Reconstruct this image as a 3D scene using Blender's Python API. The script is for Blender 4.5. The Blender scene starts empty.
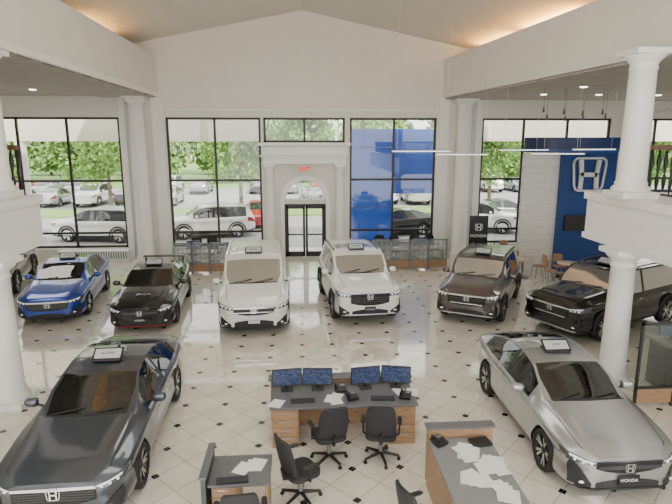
import bpy, bmesh, math, random
import numpy as np
from mathutils import Vector, Matrix
random.seed(7)
R=math.radians
COL=bpy.context.scene.collection
# ---------------------------------------------------------------- materials
MATS={}
def mat(name,col=(.8,.8,.8),rough=.5,metal=0,coat=0,emit=None,es=0,spec=.5,alpha=1,trans=0):
    if name in MATS: return MATS[name]
    m=bpy.data.materials.new(name); m.use_nodes=True
    b=m.node_tree.nodes['Principled BSDF']
    b.inputs['Base Color'].default_value=(*col,1)
    b.inputs['Roughness'].default_value=rough
    b.inputs['Metallic'].default_value=metal
    b.inputs['Coat Weight'].default_value=coat
    b.inputs['Coat Roughness'].default_value=.03
    b.inputs['Specular IOR Level'].default_value=spec
    b.inputs['Transmission Weight'].default_value=trans
    if emit:
        b.inputs['Emission Color'].default_value=(*emit,1); b.inputs['Emission Strength'].default_value=es
    m.diffuse_color=(*col,1)
    MATS[name]=m; return m
def noisy(name,c1,c2,scale=5,rough=.5,stretch=(1,1,1),bump=0,detail=3,coat=0,es=0):
    m=mat(name,c1,rough,coat=coat); nt=m.node_tree; b=nt.nodes['Principled BSDF']
    tc=nt.nodes.new('ShaderNodeTexCoord'); mp=nt.nodes.new('ShaderNodeMapping'); mp.inputs['Scale'].default_value=stretch
    n=nt.nodes.new('ShaderNodeTexNoise'); n.inputs['Scale'].default_value=scale; n.inputs['Detail'].default_value=detail
    r=nt.nodes.new('ShaderNodeValToRGB'); r.color_ramp.elements[0].color=(*c1,1); r.color_ramp.elements[1].color=(*c2,1)
    r.color_ramp.elements[0].position=.35; r.color_ramp.elements[1].position=.65
    nt.links.new(tc.outputs['Object'],mp.inputs[0]); nt.links.new(mp.outputs[0],n.inputs['Vector'])
    nt.links.new(n.outputs['Fac'],r.inputs[0]); nt.links.new(r.outputs[0],b.inputs['Base Color'])
    if es: nt.links.new(r.outputs[0],b.inputs['Emission Color']); b.inputs['Emission Strength'].default_value=es
    return m
def floor_mat():
    m=mat('polished_tile',(.7,.66,.58),.1); nt=m.node_tree; b=nt.nodes['Principled BSDF']; L=nt.links.new
    tc=nt.nodes.new('ShaderNodeTexCoord'); sp=nt.nodes.new('ShaderNodeSeparateXYZ'); L(tc.outputs['Object'],sp.inputs[0])
    def M(op,a,b_=None,c=None):
        n=nt.nodes.new('ShaderNodeMath'); n.operation=op
        for i,x in enumerate((a,b_,c)):
            if x is None: continue
            if isinstance(x,(int,float)): n.inputs[i].default_value=x
            else: L(x,n.inputs[i])
        return n.outputs[0]
    S=.78; x=sp.outputs[0]; y=sp.outputs[1]
    def dist(v,s):
        q=M('DIVIDE',v,s); return M('MULTIPLY',M('ABSOLUTE',M('SUBTRACT',q,M('ROUND',q))),s)
    dd=M('ADD',dist(x,S),dist(y,S)); dot=M('LESS_THAN',dd,.075)
    g1=dist(M('ADD',x,y),S); g2=dist(M('SUBTRACT',x,y),S)
    gr=M('LESS_THAN',M('MINIMUM',g1,g2),.010)
    ns=nt.nodes.new('ShaderNodeTexNoise'); ns.inputs['Scale'].default_value=2.2; ns.inputs['Detail'].default_value=4; L(tc.outputs['Object'],ns.inputs['Vector'])
    rp=nt.nodes.new('ShaderNodeValToRGB'); rp.color_ramp.elements[0].color=(.74,.695,.60,1); rp.color_ramp.elements[1].color=(.85,.81,.72,1)
    rp.color_ramp.elements[0].position=.3; rp.color_ramp.elements[1].position=.7; L(ns.outputs['Fac'],rp.inputs[0])
    m1=nt.nodes.new('ShaderNodeMixRGB'); L(gr,m1.inputs[0]); L(rp.outputs[0],m1.inputs[1]); m1.inputs[2].default_value=(.34,.31,.26,1)
    m2=nt.nodes.new('ShaderNodeMixRGB'); L(dot,m2.inputs[0]); L(m1.outputs[0],m2.inputs[1]); m2.inputs[2].default_value=(.010,.010,.010,1)
    L(m2.outputs[0],b.inputs['Base Color'])
    L(M('MULTIPLY_ADD',gr,.3,.07),b.inputs['Roughness'])
    b.inputs['Specular IOR Level'].default_value=.8; b.inputs['Coat Weight'].default_value=.45; b.inputs['Coat Roughness'].default_value=.06
    return m
def glass_mat(name='clear_glass',tint=(.97,.98,.97),gl=.05,fres=False):
    m=bpy.data.materials.new(name); m.use_nodes=True; nt=m.node_tree; nt.nodes.clear()
    o=nt.nodes.new('ShaderNodeOutputMaterial'); t=nt.nodes.new('ShaderNodeBsdfTransparent'); g=nt.nodes.new('ShaderNodeBsdfGlossy')
    t.inputs[0].default_value=(*tint,1); g.inputs['Roughness'].default_value=.02; mx=nt.nodes.new('ShaderNodeMixShader'); mx.inputs[0].default_value=gl
    if fres:
        f=nt.nodes.new('ShaderNodeFresnel'); f.inputs[0].default_value=1.6; a=nt.nodes.new('ShaderNodeMath'); a.operation='ADD'; a.inputs[1].default_value=gl
        nt.links.new(f.outputs[0],a.inputs[0]); nt.links.new(a.outputs[0],mx.inputs[0])
    nt.links.new(t.outputs[0],mx.inputs[1]); nt.links.new(g.outputs[0],mx.inputs[2]); nt.links.new(mx.outputs[0],o.inputs[0]); return m
def brick_mat(name,c1,c2,mort,scale,rough=.5,bw=.5,rh=.25,ms=.02,emit=0,swap=False):
    m=mat(name,c1,rough); nt=m.node_tree; b=nt.nodes['Principled BSDF']
    tc=nt.nodes.new('ShaderNodeTexCoord'); br=nt.nodes.new('ShaderNodeTexBrick')
    br.inputs['Color1'].default_value=(*c1,1); br.inputs['Color2'].default_value=(*c2,1); br.inputs['Mortar'].default_value=(*mort,1)
    br.inputs['Scale'].default_value=scale; br.inputs['Brick Width'].default_value=bw; br.inputs['Row Height'].default_value=rh; br.inputs['Mortar Size'].default_value=ms
    if swap:
        mp=nt.nodes.new('ShaderNodeMapping'); mp.inputs['Rotation'].default_value=(R(90),0,0); nt.links.new(tc.outputs['Object'],mp.inputs[0]); nt.links.new(mp.outputs[0],br.inputs['Vector'])
    else: nt.links.new(tc.outputs['Object'],br.inputs['Vector'])
    nt.links.new(br.outputs[0],b.inputs['Base Color'])
    if emit:
        nt.links.new(br.outputs[0],b.inputs['Emission Color']); b.inputs['Emission Strength'].default_value=emit
    return m
GLASS=glass_mat(); FLOOR=floor_mat()
PGLS=glass_mat('partition_glass',(.86,.90,.89),.07)
WALL=noisy('warm_white_paint',(.77,.75,.69),(.80,.78,.72),1.5,.6)
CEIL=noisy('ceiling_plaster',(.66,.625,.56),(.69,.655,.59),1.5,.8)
TRIMW=mat('white_trim_paint',(.87,.86,.82),.4)
PORTW=mat('bright_portal_paint',(.95,.94,.91),.35)
DFRAME=mat('bronze_window_frame',(.035,.03,.028),.4,.3)
BLACK=mat('black_plastic',(.015,.015,.017),.35)
BLKTRIM=mat('textured_black_trim',(.025,.025,.027),.6)
RUB=mat('tyre_rubber',(.02,.02,.02),.75)
CHROME=mat('chrome',(.85,.86,.88),.12,1)
SILV=mat('brushed_silver',(.72,.74,.78),.35,.6)
ALU=mat('machined_alloy',(.62,.63,.65),.25,1)
DALLOY=mat('dark_alloy',(.05,.05,.055),.3,.8)
CGLASS=glass_mat('tinted_car_glass',(.07,.08,.085),.04,True)
WSGLASS=glass_mat('windshield_glass',(.15,.18,.185),.06,True)
OPG=mat('opaque_dark_glass',(.015,.018,.022),.05,0,1)
SEAT=mat('seat_leather',(.07,.068,.066),.5)
LINER=mat('headliner_black',(.04,.04,.042),.9)
HEAD=mat('headlight_lens',(.13,.14,.15),.08,.5,1)
LAMP=mat('headlight_lamp_glow',(.8,.84,.88),.15,.3,1,emit=(.9,.95,1),es=.25)
TAIL=mat('taillight_lens',(.35,.01,.01),.1,0,1)
WOOD=noisy('honey_wood',(.33,.195,.105),(.43,.27,.155),6,.4,(1,1,8),0,5)
DWOOD=noisy('dark_wood_rail',(.09,.04,.02),(.14,.07,.035),6,.35,(8,1,1),0,5)
GTOP=noisy('grey_laminate',(.12,.125,.135),(.145,.15,.16),30,.35)
LTOP=noisy('pale_grey_laminate',(.22,.225,.235),(.26,.265,.275),30,.35)
FAB=noisy('black_fabric',(.018,.018,.02),(.03,.03,.033),60,.8)
WHITE=mat('white_paper',(.85,.85,.84),.6)
PLATEW=mat('white_plate',(.75,.77,.8),.4)
BLUE=mat('sign_blue',(.006,.045,.21),.35)
DBLUE=mat('deep_blue',(.004,.018,.085),.4)
GREYM=mat('grey_metal',(.25,.26,.27),.4,.6)
DGREY=mat('dark_grey_metal',(.09,.095,.10),.4,.5)
SCREEN=brick_mat('screen_image',(.03,.05,.13),(.12,.15,.24),(.008,.012,.04),30,.2,1.4,.45,.12,.5,True)
# ---------------------------------------------------------------- mesh builder
class MB:
    def __init__(s): s.v=[];s.f=[];s.m=[];s.s=[]
    def add(s,vs,fs,m=0,sm=False,M=None):
        k=len(s.v)
        for p in vs:
            p=Vector(p); s.v.append(tuple(M@p) if M else tuple(p))
        for f in fs: s.f.append([i+k for i in f]); s.m.append(m); s.s.append(sm)
        return s
    def box(s,c,d,m=0,rz=0,rx=0,ry=0):
        x,y,z=[q/2 for q in d]
        vs=[(-x,-y,-z),(x,-y,-z),(x,y,-z),(-x,y,-z),(-x,-y,z),(x,-y,z),(x,y,z),(-x,y,z)]
        M=Matrix.Translation(c)@Matrix.Rotation(rz,4,'Z')@Matrix.Rotation(ry,4,'Y')@Matrix.Rotation(rx,4,'X')
        return s.add(vs,[(0,3,2,1),(4,5,6,7),(0,1,5,4),(1,2,6,5),(2,3,7,6),(3,0,4,7)],m,False,M)
    def bb(s,x0,x1,y0,y1,z0,z1,m=0): return s.box(((x0+x1)/2,(y0+y1)/2,(z0+z1)/2),(x1-x0,y1-y0,z1-z0),m)
    def cyl(s,p0,p1,r0,r1=None,n=12,m=0):
        r1=r0 if r1 is None else r1
        p0=Vector(p0);p1=Vector(p1); q=(p1-p0).to_track_quat('Z','Y').to_matrix().to_4x4(); h=(p1-p0).length
        vs=[];M=Matrix.Translation(p0)@q
        for r,z in((r0,0),(r1,h)):
            for i in range(n): a=2*math.pi*i/n; vs.append((r*math.cos(a),r*math.sin(a),z))
        s.add(vs,[(i,(i+1)%n,n+(i+1)%n,n+i) for i in range(n)],m,True,M)
        s.add(vs,[list(range(n))[::-1],[n+i for i in range(n)]],m,False,M); return s
    def tube(s,pts,r,n=8,m=0):
        for a,b in zip(pts[:-1],pts[1:]): s.cyl(a,b,r,r,n,m)
        return s
    def lathe(s,prof,c=(0,0,0),n=24,m=0,axis='Z',cap=True):
        vs=[]
        for r,z in prof:
            for i in range(n):
                a=2*math.pi*i/n
                vs.append((r*math.cos(a),r*math.sin(a),z) if axis=='Z' else (z,r*math.cos(a),r*math.sin(a)))
        fs=[]
        for k in range(len(prof)-1):
            for i in range(n): fs.append((k*n+i,k*n+(i+1)%n,(k+1)*n+(i+1)%n,(k+1)*n+i))
        if cap: fs+= [list(range(n))[::-1],[(len(prof)-1)*n+i for i in range(n)]]
        return s.add(vs,fs,m,True,Matrix.Translation(c))
    def ell(s,c,r,m=0,e=1.0,nu=20,nv=10,M=None):
        def p(w,k): return math.copysign(abs(w)**k,w)
        vs=[];fs=[]
        for j in range(nv+1):
            t=-math.pi/2+math.pi*j/nv
            for i in range(nu):
                a=2*math.pi*i/nu
                vs.append((r[0]*p(math.cos(t),e)*p(math.cos(a),e),r[1]*p(math.cos(t),e)*p(math.sin(a),e),r[2]*p(math.sin(t),e)))
        for j in range(nv):
            for i in range(nu): fs.append((j*nu+i,j*nu+(i+1)%nu,(j+1)*nu+(i+1)%nu,(j+1)*nu+i))
        MM=Matrix.Translation(c)
        if M: MM=MM@M
        return s.add(vs,fs,m,True,MM)
    def prism(s,poly,z0,z1,m=0):
        n=len(poly); vs=[(x,y,z0) for x,y in poly]+[(x,y,z1) for x,y in poly]
        return s.add(vs,[list(range(n))[::-1],[n+i for i in range(n)]]+[(i,(i+1)%n,n+(i+1)%n,n+i) for i in range(n)],m)
    def obj(s,name,mats,parent=None,loc=(0,0,0),rz=0,bevel=0,**kw):
        me=bpy.data.meshes.new(name); me.from_pydata(s.v,[],s.f); me.update()
        for m in (mats if isinstance(mats,(list,tuple)) else [mats]): me.materials.append(m)
        me.polygons.foreach_set('material_index',s.m); me.polygons.foreach_set('use_smooth',s.s)
        bm=bmesh.new(); bm.from_mesh(me)
        bmesh.ops.recalc_face_normals(bm,faces=bm.faces); bm.to_mesh(me); bm.free()
        o=bpy.data.objects.new(name,me); COL.objects.link(o); o.location=loc; o.rotation_euler=(0,0,rz)
        if parent: o.parent=parent
        if bevel:
            b=o.modifiers.new('b','BEVEL'); b.width=bevel; b.segments=2; b.limit_method='ANGLE'
        for k,v in kw.items(): o[k]=v
        return o
def root(name,loc,rz=0,label='',cat='',**kw):
    o=bpy.data.objects.new(name,None); o.empty_display_size=.2; COL.objects.link(o); o.location=loc; o.rotation_euler=(0,0,rz)
    o['label']=label; o['category']=cat
    for k,v in kw.items(): o[k]=v
    return o
def dup(o,loc,rz=None,parent=None,**kw):
    n=o.copy(); COL.objects.link(n)
    if parent is None:
        n.location=loc
        if rz is not None: n.rotation_euler=(0,0,rz)
    else: n.parent=parent
    for k,v in kw.items(): n[k]=v
    for c in list(o.children): dup(c,None,None,n)
    return n
def text(body,size,parent,loc,rot,m,name='lettering',ext=.004,off=0,**kw):
    cu=bpy.data.curves.new(name,'FONT'); cu.body=body; cu.size=size; cu.extrude=ext; cu.offset=off; cu.align_x='CENTER'; cu.align_y='CENTER'; cu.resolution_u=3
    t=bpy.data.objects.new('t',cu); COL.objects.link(t)
    me=bpy.data.meshes.new_from_object(t.evaluated_get(bpy.context.evaluated_depsgraph_get())); bpy.data.objects.remove(t)
    me.materials.clear(); me.materials.append(m)
    o=bpy.data.objects.new(name,me); COL.objects.link(o); o.location=loc; o.rotation_euler=rot
    if parent: o.parent=parent
    for k,v in kw.items(): o[k]=v
    return o
ST=dict(kind='structure')
# ================================================================= ROOM SHELL
XL,XR,YB=-14,18.2,24.0
MB().bb(XL,XR,-3,YB+.3,-.2,0).obj('floor',FLOOR,label='polished cream tile floor with small black diamond insets',category='floor',**ST)
ZW0,ZW1=.55,6.15
w=MB(); Y0,Y1=YB,YB+.3
ops=[(-13.9,-7.6,ZW0,ZW1),(-5.67,-1.67,ZW0,ZW1),(-1.54,1.98,5.1,ZW1),(2.2,6.03,ZW0,ZW1),(8.08,13.97,ZW0,ZW1),(14.5,17.8,ZW0,ZW1)]
e=XL
for a,b,z0,z1 in ops:
    w.bb(e,a,Y0,Y1,0,7.0); w.bb(a,b,Y0,Y1,z1,7.0)
    if z0<1: w.bb(a,b,Y0,Y1,0,z0)
    e=b
w.bb(e,XR,Y0,Y1,0,7.0)
DC,DR=.22,.92
w.bb(-1.54,DC-DR,Y0,Y1,0,5.1); w.bb(DC+DR,1.98,Y0,Y1,0,5.1); w.bb(DC-DR,DC+DR,Y0,Y1,3.6,5.1); w.bb(DC-DR,DC+DR,Y0,Y1,2.42,2.6)
N=24
for i in range(N):
    t0=math.pi*i/N;t1=math.pi*(i+1)/N
    xa,xb=DC-DR*math.cos(t0),DC-DR*math.cos(t1); za,zb=2.6+DR*math.sin(t0),2.6+DR*math.sin(t1)
    w.add([(xa,Y0,za),(xb,Y0,zb),(xb,Y0,3.6),(xa,Y0,3.6),(xa,Y1,za),(xb,Y1,zb),(xb,Y1,3.6),(xa,Y1,3.6)],[(0,1,2,3),(7,6,5,4),(0,4,5,1),(3,2,6,7)])
w.add([(-8.3,Y0,7),(8.5,Y0,7),(8.5,Y0,8.8),(.17,Y0,10.48),(-8.3,Y0,8.8),(-8.3,Y1,7),(8.5,Y1,7),(8.5,Y1,8.8),(.17,Y1,10.48),(-8.3,Y1,8.8)],[(0,1,2,3,4),(9,8,7,6,5),(0,5,6,1),(1,6,7,2),(2,7,8,3),(3,8,9,4),(4,9,5,0)])
w.obj('wall_back',WALL,label='tall white gabled wall pierced by large windows and the entrance',category='wall',**ST)
MB().bb(XL-.2,XL,-3,YB+.3,0,7.1).obj('wall_left',WALL,label='plain white side wall',category='wall',**ST)
MB().bb(XR,XR+.2,-3,YB+.3,0,7.1).obj('wall_right',WALL,label='plain white side wall',category='wall',**ST)
c=MB(); 
c.add([(-8.3,-3,8.8),(.17,-3,10.48),(.17,24.3,10.48),(-8.3,24.3,8.8),(-8.3,-3,8.95),(.17,-3,10.63),(.17,24.3,10.63),(-8.3,24.3,8.95)],[(0,1,2,3),(4,5,6,7),(0,3,7,4)])
c.add([(8.9,-3,8.75),(.17,-3,10.48),(.17,24.3,10.48),(8.9,24.3,8.75),(8.9,-3,8.9),(.17,-3,10.63),(.17,24.3,10.63),(8.9,24.3,8.9)],[(0,1,2,3),(4,5,6,7),(0,3,7,4)])
c.obj('ceiling',CEIL,label='shallow vaulted off-white plaster ceiling over the hall',category='ceiling',**ST)
def rbx(y): return 6.25+(24-y)*.115
b=MB(); b.bb(-8.3,-5.9,-3,24,7.0,8.6); b.bb(-8.35,-8.2,-3,24,8.5,9.0)
b.obj('wall_bulkhead_left',WALL,label='deep white bulkhead beam with a cove ledge',category='wall',**ST)
b=MB(); b.prism([(rbx(24),24),(rbx(-3),-3),(10.6,-3),(10.6,24)],7.0,8.6)
b.obj('wall_bulkhead_right',WALL,label='deep white bulkhead beam with a cove ledge',category='wall',**ST)
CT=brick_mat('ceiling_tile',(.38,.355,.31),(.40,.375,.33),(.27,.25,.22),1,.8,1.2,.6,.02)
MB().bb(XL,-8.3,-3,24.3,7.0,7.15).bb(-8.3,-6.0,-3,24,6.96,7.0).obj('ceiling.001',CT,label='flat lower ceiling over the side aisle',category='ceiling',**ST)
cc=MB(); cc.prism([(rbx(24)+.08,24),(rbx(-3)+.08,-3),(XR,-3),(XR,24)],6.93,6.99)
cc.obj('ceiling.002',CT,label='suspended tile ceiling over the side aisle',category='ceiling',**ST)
MB().bb(-5.9,-5.84,-3,24,6.98,7.14).obj('trim_1',TRIMW,label='white moulding on bulkhead edge',category='trim',**ST)
MB().bb(-5.85,6.2,YB-.05,YB,6.42,6.5).obj('trim_2',TRIMW,label='thin white string course above the windows',category='trim',**ST)
MB().bb(-5.85,-1.0,YB-.04,YB,0,.16).bb(1.4,6.2,YB-.04,YB,0,.16).obj('baseboard_back',TRIMW,label='white baseboard',category='baseboard',**ST)
def window(n,x0,x1,z0,z1,vx,hz):
    y=YB+.12; m=MB(); t=.09
    m.bb(x0,x1,y-.05,y+.05,z0,z0+t).bb(x0,x1,y-.05,y+.05,z1-t,z1).bb(x0,x0+t,y-.05,y+.05,z0,z1).bb(x1-t,x1,y-.05,y+.05,z0,z1)
    for v in vx: m.bb(v-t/2,v+t/2,y-.05,y+.05,z0,z1)
    for h in hz: m.bb(x0,x1,y-.045,y+.045,h-t/2,h+t/2)
    o=m.obj('window_%d'%n,DFRAME,label='tall dark bronze framed window grid',category='window',**ST)
    MB().bb(x0+.03,x1-.03,y-.006,y+.006,z0+.03,z1-.03).obj('window_pane',GLASS,parent=o)
    MB().bb(x0-.03,x1+.03,YB-.1,YB+.06,z0-.06,z0).obj('sill',TRIMW,parent=o)
H=[3.48,1.2]
window(1,*ops[0],[-9.8,-11.85],H); window(2,*ops[1],[-3.63],H); window(3,*ops[2],[.22],[]); window(4,*ops[3],[4.15],H)
window(5,*ops[4],[10.0,12.0],H); window(6,*ops[5],[16.1],H)
d=MB(); y=YB+.1; x0,x1=DC-DR,DC+DR
d.bb(x0,x0+.07,y-.06,y+.06,0,2.42).bb(x1-.07,x1,y-.06,y+.06,0,2.42).bb(x0,x1,y-.06,y+.06,2.34,2.42)
dd=d.obj('door_1',DFRAME,label='dark framed glass double entrance door',category='door',**ST)
for k in(-1,1):
    lf=MB(); a,bq=(DC-.85,DC-.01) if k<0 else (DC+.01,DC+.85)
    lf.bb(a,a+.1,y-.03,y+.03,.02,2.33).bb(bq-.1,bq,y-.03,y+.03,.02,2.33).bb(a,bq,y-.03,y+.03,2.2,2.33).bb(a,bq,y-.03,y+.03,.02,.25).bb(a,bq,y-.025,y+.025,1.0,1.06)
    l=lf.obj('door_leaf',DFRAME,parent=dd)
    MB().bb(a+.1,bq-.1,y-.005,y+.005,.25,2.2).obj('door_glass',GLASS,parent=l)
    hx=DC+k*.16; MB().tube([(hx,y-.03,.85),(hx,y-.09,.85),(hx,y-.09,1.4),(hx,y-.03,1.4)],.014).obj('door_handle',CHROME,parent=l)
a=MB()
for i in range(N):
    t0=math.pi*i/N;t1=math.pi*(i+1)/N
    for r0,r1 in((DR-.07,DR),(.24,.29)):
        P=lambda r,t,yy:(DC-r*math.cos(t),yy,2.6+r*math.sin(t))
        a.add([P(r0,t0,y-.04),P(r1,t0,y-.04),P(r1,t1,y-.04),P(r0,t1,y-.04),P(r0,t0,y+.04),P(r1,t0,y+.04),P(r1,t1,y+.04),P(r0,t1,y+.04)],[(0,1,2,3),(7,6,5,4),(0,4,5,1),(1,5,6,2),(2,6,7,3),(3,7,4,0)])
for q in(36,72,108,144):
    t=R(q); a.cyl((DC-.27*math.cos(t),y,2.6+.27*math.sin(t)),(DC-.88*math.cos(t),y,2.6+.88*math.sin(t)),.025,n=6)
a.bb(x0,x1,y-.04,y+.04,2.6,2.66)
aw=a.obj('window_7',PORTW,label='white arched fanlight over the entrance',category='window',**ST)
g=MB(); pts=[(DC-.86*math.cos(math.pi*i/N),y,2.64+.86*math.sin(math.pi*i/N)) for i in range(N+1)]; g.add(pts,[list(range(N+1))]); g.obj('window_pane',GLASS,parent=aw)
p=MB()
p.bb(-1.62,2.06,YB-.42,YB,4.58,4.95).bb(-1.74,2.18,YB-.60,YB,4.97,5.09).bb(-1.56,2.0,YB-.36,YB,4.2,4.5).bb(-1.68,2.12,YB-.52,YB,4.5,4.57)
# arch architrave
for i in range(N):
    t0=math.pi*i/N;t1=math.pi*(i+1)/N
    P=lambda r,t,yy:(DC-r*math.cos(t),yy,2.6+r*math.sin(t))
    r0,r1=DR+.0,DR+.16
    p.add([P(r0,t0,YB-.07),P(r1,t0,YB-.07),P(r1,t1,YB-.07),P(r0,t1,YB-.07),P(r0,t0,YB),P(r1,t0,YB),P(r1,t1,YB),P(r0,t1,YB)],[(0,1,2,3),(7,6,5,4),(0,4,5,1),(1,5,6,2),(2,6,7,3),(3,7,4,0)])
p.bb(DC-DR-.16,DC-DR,YB-.07,YB,0,2.6).bb(DC+DR,DC+DR+.16,YB-.07,YB,0,2.6)
p.obj('trim_3',PORTW,label='white classical entablature and arch moulding over the entrance',category='trim',**ST)
def column(x,y,z0,z1,r,n,mt=None):
    m=MB(); h=z1-z0; q=r*1.35
    m.box((x,y,z0+.06),(2*q,2*q,.12)); m.box((x,y,z1-.05),(2*q,2*q,.10))
    pr=[(q*.98,.12),(q*.98,.19),(r*1.1,.25),(r*1.12,.30),(r,.34)]+[(r*(1-.12*t),.34+(h-.72)*t) for t in(.3,.65,1)]+[(r*.98,h-.36),(r*.9,h-.33),(r*.9,h-.26),(r*1.02,h-.22),(q*.97,h-.14),(q*.97,h-.10)]
    m.lathe(pr,(x,y,z0),32)
    return m.obj('trim_%d'%n,mt or TRIMW,label='round white classical column with base and capital',category='column',**ST)
column(-1.3,YB-.25,0,4.2,.18,4,PORTW); column(1.74,YB-.25,0,4.2,.18,5,PORTW)
column(-6.75,YB-.35,0,6.96,.34,6); column(7.15,YB-.35,0,6.93,.34,7)
MB().bb(-6.2,-5.75,YB-.12,YB,0,7).bb(-7.55,-7.3,YB-.12,YB,0,7).obj('trim_8',TRIMW,label='flat white pilasters beside the windows',category='trim',**ST)
MB().bb(6.1,6.55,YB-.12,YB,0,7).bb(7.75,8.02,YB-.12,YB,0,6.9).obj('trim_9',TRIMW,label='flat white pilasters beside the windows',category='trim',**ST)
ex=root('exit_sign',(.22,YB-.46,3.98),0,'small red lettered exit sign above the entrance','sign')
MB().box((0,0,0),(.50,.06,.25)).obj('sign_panel',mat('exit_white',(.75,.72,.7),.5),ex)
MB().box((0,.2,.02),(.05,.4,.05)).obj('bracket',GREYM,ex)
text('EXIT',.23,ex,(0,-.034,0),(R(90),0,0),mat('exit_red',(.7,.01,.01),.5,emit=(1,.02,.01),es=.8),ext=.003,off=.008)
def slab(xa,xb,n):
    m=MB(); s=1 if xb>xa else -1
    m.bb(min(xa,xb),max(xa,xb),-3,12.1,3.0,4.0)
    m.bb(min(xa-.06*s,xb),max(xa-.06*s,xb),-3,12.16,3.88,4.05); m.bb(min(xa-.04*s,xb),max(xa-.04*s,xb),-3,12.14,2.97,3.10)
    m.obj('trim_%d'%n,TRIMW,label='white mezzanine slab edge with moulded fascia',category='mezzanine',**ST)
slab(-5.65,-13.9,10); slab(6.65,18.1,11)
column(-5.88,10.5,0,2.97,.28,12); column(6.80,10.7,0,2.97,.27,13)
column(-6.22,11.6,4.05,6.96,.27,14); column(6.80,10.75,4.05,6.93,.28,15)
for x,y_end in((-6.5,10.0),(7.1,10.2)):
    s=1 if x>0 else -1
    rr=root('balcony_railing',(x,0,4.05),0,'black balcony railing with a dark wood top rail','railing',kind='structure')
    MB().bb(-.04,.04,-2.9,y_end,.95,1.02).obj('handrail',DWOOD,rr); MB().bb(-.02,.02,-2.9,y_end,.08,.12).obj('bottom_rail',BLACK,rr)
    m=MB(); nb=int((y_end+2.8)/.16)
    for i in range(nb): m.lathe([(.012,.1),(.028,.3),(.014,.45),(.03,.7),(.012,.95)],(0,-2.8+i*.16,0),6)
    m.obj('baluster',BLACK,rr,kind='stuff')
    x2=7.12 if s>0 else -5.9
    rr2=root('balcony_railing',(x2,11.95 if s<0 else 11.1,4.05),0,'short black balcony railing on the mezzanine end','railing',kind='structure')
    MB().bb(min(0,s*5.5),max(0,s*5.5),-.05,.05,.95,1.05).obj('handrail',DWOOD,rr2); MB().bb(min(0,s*5.5),max(0,s*5.5),-.03,.03,.06,.12).obj('bottom_rail',BLACK,rr2)
    m=MB()
    for i in range(35): m.lathe([(.02,.06),(.045,.3),(.02,.45),(.05,.7),(.02,.95)] if i%11 else [(.06,0),(.06,.95)],(s*i*.155,0,0),8)
    m.obj('baluster',BLACK,rr2,kind='stuff')
h=root('radiator_cover',(-9.0,YB-.25,0),0,'long low white radiator cover beneath the window','radiator')
MB().box((0,0,.25),(3.0,.4,.5)).obj('body',TRIMW,h,bevel=.01)
m=MB()
for i in range(28): m.box((-1.4+i*.104,-.205,.3),(.05,.02,.3))
m.obj('grille',GREYM,h)
# ================================================================= CARS
def sm(pts,xs,w):
    px=[p[0] for p in pts];py=[p[1] for p in pts]; o=np.zeros(len(xs))
    for k in np.linspace(-w,w,9): o+=np.interp(xs+k,px,py)
    return o/9
SPEC={
'sedan':dict(L=4.9,W=.93,ax=(.97,3.80),r=.345,cowl=1.36,rs=2.16,re=3.35,ds=4.2,sw=(1.72,3.95),pil=2.78,seams=(1.30,2.78,3.66),
 ZT=[(0,.74),(.05,.79),(.3,.87),(.9,.97),(1.36,1.03),(2.14,1.38),(2.6,1.45),(3.3,1.42),(3.8,1.29),(4.3,1.13),(4.75,1.08),(4.85,1.0),(4.9,.85)],
 ZB=[(0,.68),(.08,.72),(.4,.80),(1.2,.89),(2.5,.93),(3.8,.98),(4.5,1.02),(4.8,.97),(4.9,.8)],
 ZL=[(0,.24),(.1,.19),(.5,.19),(4.4,.22),(4.8,.3),(4.9,.38)],cab=.64,suv=0,hl=(.06,.09),gh=.27,gw=.58),
'hatch':dict(L=4.5,W=.90,ax=(.90,3.60),r=.335,cowl=1.26,rs=2.02,re=3.2,ds=4.15,sw=(1.6,3.8),pil=2.6,seams=(1.2,2.6,3.42),
 ZT=[(0,.72),(.05,.77),(.3,.86),(.85,.96),(1.26,1.02),(2.0,1.35),(2.5,1.42),(3.1,1.39),(3.7,1.25),(4.15,1.10),(4.38,1.06),(4.45,.97),(4.5,.82)],
 ZB=[(0,.66),(.08,.70),(.4,.79),(1.2,.88),(2.5,.92),(3.6,.98),(4.2,1.02),(4.42,.95),(4.5,.78)],
 ZL=[(0,.24),(.1,.19),(.5,.18),(4.0,.22),(4.4,.3),(4.5,.38)],cab=.64,suv=0,hl=(.055,.11),gh=.17,gw=.54),
'suv':dict(L=4.8,W=.98,ax=(.95,3.77),r=.385,cowl=1.18,rs=1.78,re=4.35,ds=4.62,sw=(1.46,4.3),pil=2.55,seams=(1.14,2.55,3.48),
 ZT=[(0,1.0),(.05,1.08),(.22,1.15),(.8,1.22),(1.18,1.27),(1.76,1.68),(2.2,1.78),(3.8,1.77),(4.45,1.70),(4.62,1.38),(4.72,1.12),(4.8,.95)],
 ZB=[(0,.91),(.06,.98),(.4,1.05),(1.2,1.10),(3.5,1.13),(4.5,1.14),(4.72,1.04),(4.8,.88)],
 ZL=[(0,.36),(.1,.29),(.4,.26),(4.4,.28),(4.8,.42)],cab=.77,suv=1,hl=(.09,.13),gh=.32,gw=.56),
'van':dict(L=5.2,W=.995,ax=(1.0,4.0),r=.36,cowl=.98,rs=1.80,re=4.8,ds=5.05,sw=(1.42,4.75),pil=2.6,seams=(1.03,2.6,3.75),
 ZT=[(0,.86),(.05,.93),(.25,1.05),(.68,1.16),(.98,1.23),(1.76,1.71),(2.15,1.83),(4.3,1.85),(4.85,1.73),(5.05,1.30),(5.14,1.0),(5.2,.85)],
 ZB=[(0,.78),(.06,.83),(.4,.94),(1.1,1.06),(3.5,1.09),(4.9,1.12),(5.12,.98),(5.2,.8)],
 ZL=[(0,.26),(.1,.21),(.4,.19),(4.8,.22),(5.2,.4)],cab=.80,suv=0,hl=(.07,.14),gh=.22,gw=.54)}
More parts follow.
